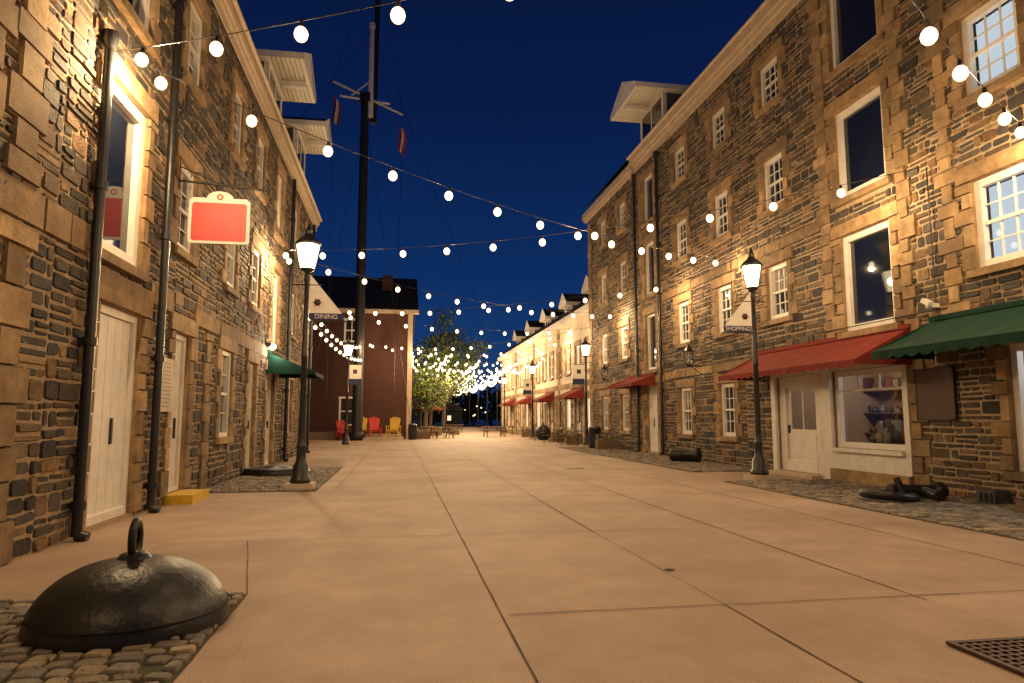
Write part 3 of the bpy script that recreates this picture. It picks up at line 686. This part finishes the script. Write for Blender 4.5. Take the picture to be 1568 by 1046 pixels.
def flag(x,z):
    b=MB(); n=10
    for k,(a0,a1,m) in enumerate(((0,.33,'red'),(.33,.66,'white'),(.66,1.,'red'))):
        vs=[]
        for i in range(n+1):
            t=i/n
            for a in (a0,a1):
                vs.append((x+a*.45+.05*math.sin(t*5),-.1+.12*math.sin(a*9+t*3),z-t*1.7-a*.5))
        fs=[(2*i,2*i+1,2*i+3,2*i+2) for i in range(n)]
        b.add(vs,fs,m)
    b.build('flag',MA)
flag(-2.05,22.6); flag(2.25,20.9)

# ================================================================= trees
def tree(x,y,H,rad,seed,n=5200,leafc=((.08,.12,.015),(.15,.19,.02),(.035,.06,.012)),name='street_tree'):
    r=random.Random(seed); e=empty(name,(x,y,0)); b=MB()
    b.tube((0,0,0),(.1,0,H*.35),.22,.15,'bark',10)
    ends=[]
    for i in range(9):
        t=i*2.4; z0=H*(.22+.05*(i%4)); L_=rad*r.uniform(.6,1.)
        p0=Vector((.08,0,z0)); p1=p0+Vector((math.cos(t)*L_*.55,math.sin(t)*L_*.55,H*.18)); p2=p1+Vector((math.cos(t)*L_*.4,math.sin(t)*L_*.4,H*r.uniform(.1,.28)))
        b.tube(p0,p1,.08,.05,'bark',6);b.tube(p1,p2,.05,.02,'bark',5); ends+=[p1,p2,(p1+p2)/2]
    b.tube((.1,0,H*.35),(0,0,H*.85),.13,.03,'bark',8); ends+=[Vector((0,0,H*q)) for q in (.55,.7,.82,.92)]
    b.build('trunk_and_limbs',e); b=MB()
    cl=[(p+Vector((r.gauss(0,.4),r.gauss(0,.4),r.gauss(0,.4))),rad*r.uniform(.2,.38),r.uniform(.6,1.3)) for p in ends for _ in range(2)]
    for i in range(n):
        c,s,br=r.choice(cl); d=Vector((r.gauss(0,1),r.gauss(0,1),r.gauss(0,.75)))
        d=d.normalized()*s*r.uniform(.4,1.1); p=c+d
        a=Vector((r.gauss(0,1),r.gauss(0,1),r.gauss(0,1))).normalized(); q=a.orthogonal().normalized(); l=r.uniform(.1,.2)
        col=tuple(v*br*r.uniform(.8,1.2) for v in r.choice(leafc))
        b.add([p-a*l,p+q*l*.5,p+a*l,p-q*l*.5],[(0,1,2,3)],'leaf',col)
    b.build('foliage',e)
tree(4.2,66,12.5,3.8,3); tree(3.4,76,9,3.2,5,3000); tree(2.2,59,7.5,2.4,9,2600)
mb=MB(); r=random.Random(21)
for i in range(26):
    cx=-22+i*2.4+r.uniform(-.8,.8); cy=128+r.uniform(-4,6); hh=r.uniform(5.5,8.5)
    mb.tube((cx,cy,0),(cx,cy,hh*.6),.2,.08,'bark',6)
    for k in range(300):
        d=Vector((r.gauss(0,1),r.gauss(0,1),r.gauss(0,1))).normalized(); p=Vector((cx,cy,hh*.52))+Vector((d.x*2.1,d.y*2.,d.z*hh*.48))*r.uniform(.45,1.05)
        a=Vector((r.gauss(0,1),r.gauss(0,1),r.gauss(0,1))).normalized(); q=a.orthogonal().normalized(); l=r.uniform(.35,.65)
        mb.add([p-a*l,p+q*l*.6,p+a*l,p-q*l*.6],[(0,1,2,3)],'leaf',(.02,.035,.01))
mb.build('distant_trees')
mb=MB(); mb.add([(-500,140,.01),(500,140,.01),(500,895,.01),(-500,895,.01)],[(0,1,2,3)],'water'); mb.build('harbour_water')
mb=MB(); r=random.Random(5); vs=[];n=80
for i in range(n+1):
    x=-500+1000*i/n; vs+=[(x,700,0),(x,760,14+9*math.sin(i*.5)+r.uniform(-3,3))]
mb.add(vs,[(2*i,2*i+2,2*i+3,2*i+1) for i in range(n)],'darkfar'); mb.build('distant_hill')
M['farlight']=emat('shore_light',(1,.7,.35),3.)
mb=MB()
for i in range(22): 
    x=r.uniform(5,24); mb.tube((x,121,0),(x,121,r.uniform(1.6,3.4)),.03,.03,'black',5); mb.sphere((x,121,mb.v[-1][2]+.1),.13,'farlight',6,4)
mb.build('quayside_lights')
mb=MB(); mb.box(7.2,10.2,111,114,0,2.6,'darkfar'); mb.add([(6.8,110.6,2.6),(10.6,110.6,2.6),(10.6,114.4,2.6),(6.8,114.4,2.6),(8.7,112.5,4.2)],[(0,1,4),(1,2,4),(2,3,4),(3,0,4)],'roof')
mb.box(7.7,8.3,110.92,110.98,1.0,1.8,'litroom')
mb.build('harbour_pavilion')

# ================================================================= foreground buoy
e=empty('mooring_buoy',(-1.78,5.2,0)); mb=MB()
prof=[];Rr=.625;H=.43
for i in range(19):
    t=i/18; a=t*math.pi/2; prof.append((max(.001,Rr*math.cos(a)**.92),.02+H*math.sin(a)))
mb.lathe([(Rr,-.02)]+prof,(0,0,0),'iron',64)
mb.lathe([(Rr*.985,.11),(Rr*.999,.115),(Rr*.985,.13)],(0,0,0),'iron',64)
mb.lathe([(.001,.485),(.06,.485),(.09,.47),(.12,.43)],(0,0,0),'iron',20)
mb.torus(Matrix.Translation((0,0,.57))@Matrix.Rotation(math.radians(90),4,'Z')@Matrix.Rotation(math.pi/2,4,'X'),.07,.026,'iron',28,10,1.6)
mb.build('dome_and_ring',e)
e=empty('mooring_buoy',(9.2,43.5,0)); mb=MB(); mb.sphere((0,0,.45),.52,'iron',20,12); mb.tube((0,0,.9),(0,0,1.1),.06,.06,'iron'); mb.build('sphere_body',e)
e=empty('iron_cauldron_lid',(-2.95,17.9,0)); mb=MB(); mb.lathe([(.78,.02),(.8,.08),(.74,.16),(.6,.2),(.35,.17),(.3,.22),(.001,.24)],(0,0,0),'iron',32); mb.torus(Matrix.Translation((0,0,.14)),.72,.05,'iron'); mb.build('disc',e)
e=empty('old_cannon',(9.0,20.8,.24)); e.rotation_euler=(0,0,math.radians(48)); mb=MB()
mb.lathe([(.001,-.5),(.1,-.49),(.2,-.45),(.23,-.35),(.21,-.3),(.19,.3),(.22,.34),(.24,.42),(.21,.48),(.12,.48),(.11,.25),(.001,.25)],(0,0,0),'iron',20)
mb.v=[(a,-c,b) for a,b,c in mb.v]; mb.tube((-.3,.05,0),(.3,.05,0),.05,.05,'iron'); mb.build('barrel',e)
e=empty('anchor_shackle',(8.3,10.5,0)); mb=MB()
mb.torus(Matrix.Translation((-.15,0,.11))@Matrix.Rotation(.1,4,'Y'),.42,.075,'iron',36,12,.8)
mb.tube((.1,.3,.16),(.95,.2,.16),.11,.09,'iron',14); mb.tube((.55,-.3,.1),(.72,.45,.15),.1,.1,'iron',14); mb.tube((.25,.2,.13),(.2,.25,.38),.08,.05,'iron',12); mb.sphere((.98,.2,.15),.15,'iron',14,8); mb.build('ring_and_bar',e)
mb=MB(); mb.box(9.4,9.7,9.7,10.05,.01,.22,'grayclad'); mb.box(9.41,9.69,9.71,10.04,.22,.24,'grayclad')
for i in range(3): mb.box(9.385,9.4,9.74+i*.1,9.78+i*.1,.05,.2,'black')
mb.build('utility_box')
def planter(x,y,w=.8,d=.45,h=.4,fl=True,k='wood'):
    e=empty('flower_planter',(x,y,0)); b=MB()
    for i in range(3): b.box(-w/2,w/2,-d/2,-d/2+.03,.02+i*h/3,h/3*(i+1),k); b.box(-w/2,w/2,d/2-.03,d/2,.02+i*h/3,h/3*(i+1),k)
    for xx in (-w/2,w/2-.03): b.box(xx+.002,xx+.028,-d/2+.03,d/2-.03,.02,h-.01,k)
    b.box(-w/2+.03,w/2-.03,-d/2+.03,d/2-.03,.1,h-.05,'dirt')
    for i in range(260):
        p=Vector((R.uniform(-w/2,w/2),R.uniform(-d/2,d/2),h+abs(R.gauss(0,.13)))); a=Vector((R.gauss(0,1),R.gauss(0,1),R.gauss(0,1))).normalized(); q=a.orthogonal(); l=.045
        c=R.choice([(.05,.1,.02),(.04,.08,.02),(.07,.12,.03)]) if (R.random()<.75 or not fl) else R.choice([(.6,.08,.1),(.7,.6,.1),(.6,.2,.4)])
        b.add([p-a*l,p+q*l*.5,p+a*l,p-q*l*.5],[(0,1,2,3)],'flowers',c)
    b.build('box_and_plants',e)
planter(9.35,8.6,.5,.9,.2); 
for x,y in ((9.1,29.5),(9.3,36),(9.3,39.5),(1.6,46.5),(9.4,50),(3.,56),(4.6,58)): planter(x,y,.9,.5,.45)
mb=MB(); mb.box(9.72,9.76,10.75,11.6,1.4,2.28,'brown'); 
for a,b,c,d in ((10.72,11.63,1.36,1.4),(10.72,11.63,2.28,2.32),(10.71,10.75,1.36,2.32),(11.6,11.64,1.36,2.32)): mb.box(9.715,9.765,a,b,c,d,'black')
mb.build('notice_board')
mb=MB(); mb.box(-3.69,-3.66,11.4,11.95,1.5,2.35,'cream'); 
for i in range(12): mb.box(-3.66,-3.657,11.45,11.45+R.uniform(.32,.46),2.26-i*.062,2.275-i*.062,'brown')
mb.build('history_plaque')
e=empty('hanging_shop_sign',(-3.75,11.8,0)); mb=MB()
mb.tube((0,0,5.35),(1.5,0,5.25),.018,.018,'black',6); mb.tube((0.05,0,5.75),(.05,0,5.2),.02,.02,'black',6);mb.tube((0,0,5.62),(.75,0,5.3),.012,.012,'black',6)
for i in range(10):
    a=i/10*math.pi; mb.tube((.35+.12*math.cos(a),0,5.4+.1*math.sin(a)),(.35+.12*math.cos(a+.32),0,5.4+.1*math.sin(a+.32)),.01,.01,'black',5)
mb.tube((.35,0,5.3),(.35,0,5.07),.008,.008,'black',5); mb.tube((1.1,0,5.28),(1.1,0,5.07),.008,.008,'black',5)
def shape(w,h,c,cz,y,k,notch=.07,crest=.1):
    o=[(-w/2+notch,-h/2),(w/2-notch,-h/2),(w/2-notch*.3,-h/2+notch*.4),(w/2,-h/2+notch),(w/2,h/2-notch),(w/2-notch*.6,h/2-notch*.6),(w/2-notch,h/2)]
    for i in range(9):
        t=i/8*math.pi; o.append((w*.22*math.cos(t),h/2+crest*math.sin(t)))
    o+=[(-w/2+notch,h/2),(-w/2+notch*.6,h/2-notch*.6),(-w/2,h/2-notch),(-w/2,-h/2+notch),(-w/2+notch*.3,-h/2+notch*.4)]
    n=len(o); vs=[(c+a,-y,cz+b) for a,b in o]+[(c+a,y,cz+b) for a,b in o]
    mb.add(vs,[list(range(n)),list(range(n,2*n))[::-1]]+[(i,n+i,n+(i+1)%n,(i+1)%n) for i in range(n)],k)
shape(.97,.78,.72,4.68,.02,'white',.05,.12); shape(.87,.65,.72,4.66,.025,'signred',.03,.0)
mb.torus(Matrix.Translation((.72,-.024,5.09))@Matrix.Rotation(math.pi/2,4,'X'),.04,.012,'signred',16,6)
mb.build('panel_and_bracket',e)
mb=MB(); mb.box(9.6,9.79,10.95,11.1,3.42,3.5,'white'); mb.obox(Matrix.Translation((9.55,11.0,3.52))@Matrix.Rotation(.5,4,'X'),.1,.2,.08,'white'); mb.tube((9.6,11,3.5),(9.55,11,3.4),.03,.03,'white'); mb.build('security_camera')
e=empty('drain_grate',(4.05,3.45,.005)); mb=MB(); W,D=1.35,.95
mb.add([(-W/2,-D/2,.001),(W/2,-D/2,.001),(W/2,D/2,.001),(-W/2,D/2,.001)],[(0,1,2,3)],'black')
for a in (-W/2,W/2-.04): mb.box(a,a+.04,-D/2,D/2,.002,.02,'brown')
for a in (-D/2,D/2-.04): mb.box(-W/2+.04,W/2-.04,a,a+.04,.002,.019,'brown')
x=-W/2+.08
while x<W/2-.05: mb.box(x,x+.022,-D/2+.04,D/2-.04,.003,.016,'brown'); x+=.065
y=-D/2+.08
while y<D/2-.05: mb.box(-W/2+.04,W/2-.04,y,y+.022,.003,.0175,'brown'); y+=.065
mb.build('grating',e)
def chair(x,y,z,k,rot):
    e=empty('adirondack_chair',(x,y,z)); e.rotation_euler=(0,0,rot); b=MB(); s=1.15
    for i in range(5):
        t=(i-2); m=Matrix.Translation((t*.11*s,.42*s,.72*s))@Matrix.Rotation(math.radians(-18),4,'X')@Matrix.Rotation(math.radians(t*3),4,'Y'); b.obox(m,.1*s,.02,(.85-.04*t*t)*s,k)
    for i in range(5): b.obox(Matrix.Translation((0,(-.25+i*.12)*s,(.4-i*.03)*s))@Matrix.Rotation(math.radians(-14),4,'X'),.55*s,.1*s,.02,k)
    for sx in (-.33*s,.33*s):
        b.box(sx-.06,sx+.06,-.4*s,.4*s,.6*s,.63*s,k); b.box(sx-.02,sx+.02,-.3*s,-.2*s,0,.6*s,k); b.obox(Matrix.Translation((sx*.85,.15*s,.25*s))@Matrix.Rotation(math.radians(-20),4,'X'),.03,1.0*s,.1,k); b.box(sx-.02,sx+.02,.3*s,.36*s,.2*s,.6*s,k)
    b.build('slats',e)
chair(-1.5,45.0,.18,'red',.15);chair(-.35,45.0,.18,'yellow',-.2);chair(-3.4,45.0,.0,'red',.5); chair(-2.2,45.1,.18,'yellow',.3)
mb=MB(); mb.box(-2.9,.3,44.2,46,.0,.175,'cream'); mb.build('seating_platform')
def table(x,y,rot=0):
    e=empty('picnic_table',(x,y,0)); e.rotation_euler=(0,0,rot); b=MB()
    for i in range(5): b.box(-.9,.9,-.36+i*.15,-.23+i*.15,.73,.77,'wood')
    for s in (-1,1):
        for i in range(2): b.box(-.9,.9,s*.7-.14+i*.15,s*.7-.01+i*.15,.43,.47,'wood')
    for xx in (-.65,.65):
        for s in (-1,1): b.obox(Matrix.Translation((xx,s*.42,.37))@Matrix.Rotation(s*.5,4,'X'),.06,.09,.85,'wood')
        b.box(xx-.03,xx+.03,-.85,.85,.36,.43,'wood')
    b.build('boards',e)
table(7.1,51.5,.1);table(3.,49,.4);table(2.2,53,1.2);table(5.2,66,.2)
def bistro(x,y):
    e=empty('bistro_set',(x,y,0)); b=MB()
    b.lathe([(.001,.72),(.33,.72),(.33,.75),(.001,.75)],(0,0,0),'black',16); b.tube((0,0,0),(0,0,.72),.025,.025,'black')
    for s in (-1,1):
        b.box(s*.65-.19,s*.65+.19,-.19,.19,.43,.46,'black')
        for a in (-.18,.18):
            for c in (-.18,.18): b.tube((s*.65+a,c,0),(s*.65+a*.9,c*.9,.45),.012,.012,'black',5)
        for c in (-.18,.18): b.tube((s*.83,c,.45),(s*.88,c,.88),.012,.012,'black',5)
        for zz in (.6,.74,.86): b.tube((s*.85,-.18,zz),(s*.85,.18,zz),.012,.012,'black',5)
    b.build('table_and_chairs',e)
bistro(9.1,34.5);bistro(8.8,37.5);bistro(9.1,41.5);bistro(2.6,47.5);bistro(8.9,54)
def umb(x,y,k):
    e=empty('patio_umbrella',(x,y,0)); b=MB(); b.tube((0,0,0),(0,0,2.8),.03,.03,'wood'); b.lathe([(1.4,2.15),(1.4,2.3),(.7,2.62),(.03,2.9)],(0,0,0),k,8,smooth=False); b.lathe([(.001,0),(.28,0),(.28,.1),(.001,.12)],(0,0,0),'iron',14); b.build('canopy_and_pole',e)
umb(3.2,70,'redawn')
def barrel(x,y):
    e=empty('litter_bin',(x,y,0)); b=MB(); b.lathe([(.001,0),(.26,0),(.28,.1),(.3,.5),(.28,.88),(.3,.9),(.3,.95),(.2,1.02),(.001,1.04)],(0,0,0),'black',16); b.build('body',e)
barrel(.9,45.6); barrel(8.9,30.6)

# ================================================================= world, sun, camera
w=bpy.data.worlds.new('World'); sc.world=w; w.use_nodes=True; t=w.node_tree; N=t.nodes; L=t.links; N.clear()
out=N.new('ShaderNodeOutputWorld'); sk=N.new('ShaderNodeTexSky'); sk.sky_type='NISHITA'; sk.sun_disc=False; sk.sun_elevation=math.radians(-5); sk.sun_rotation=math.radians(200)
b1=N.new('ShaderNodeBackground'); L.new(sk.outputs[0],b1.inputs[0]); b1.inputs[1].default_value=.05
tc=N.new('ShaderNodeTexCoord'); sx=N.new('ShaderNodeSeparateXYZ'); L.new(tc.outputs['Generated'],sx.inputs[0]); cr=N.new('ShaderNodeValToRGB'); L.new(sx.outputs['Z'],cr.inputs[0])
el=cr.color_ramp.elements; el[0].position=0.; el[0].color=(.011,.055,.18,1); el[1].position=.75; el[1].color=(.0018,.0055,.03,1)
q=el.new(.2); q.color=(.004,.027,.12,1); q=el.new(.42); q.color=(.0025,.0115,.062,1)
b2=N.new('ShaderNodeBackground'); L.new(cr.outputs[0],b2.inputs[0]); b2.inputs[1].default_value=1.
ad=N.new('ShaderNodeAddShader'); L.new(b1.outputs[0],ad.inputs[0]); L.new(b2.outputs[0],ad.inputs[1]); L.new(ad.outputs[0],out.inputs[0])
s=bpy.data.lights.new('sun','SUN'); s.energy=.01; s.angle=math.radians(5); s.color=(.6,.7,1); so=bpy.data.objects.new('sun',s); so.rotation_euler=(math.radians(60),0,math.radians(200)); sc.collection.objects.link(so)
cam=bpy.data.cameras.new('camera'); cam.lens=24; cam.sensor_width=36; cam.clip_end=2000; cam.clip_start=.05
co=bpy.data.objects.new('camera',cam); co.location=(0,0,1.4); co.rotation_euler=(math.radians(96.4),0,math.radians(-9.35)); sc.collection.objects.link(co); sc.camera=co
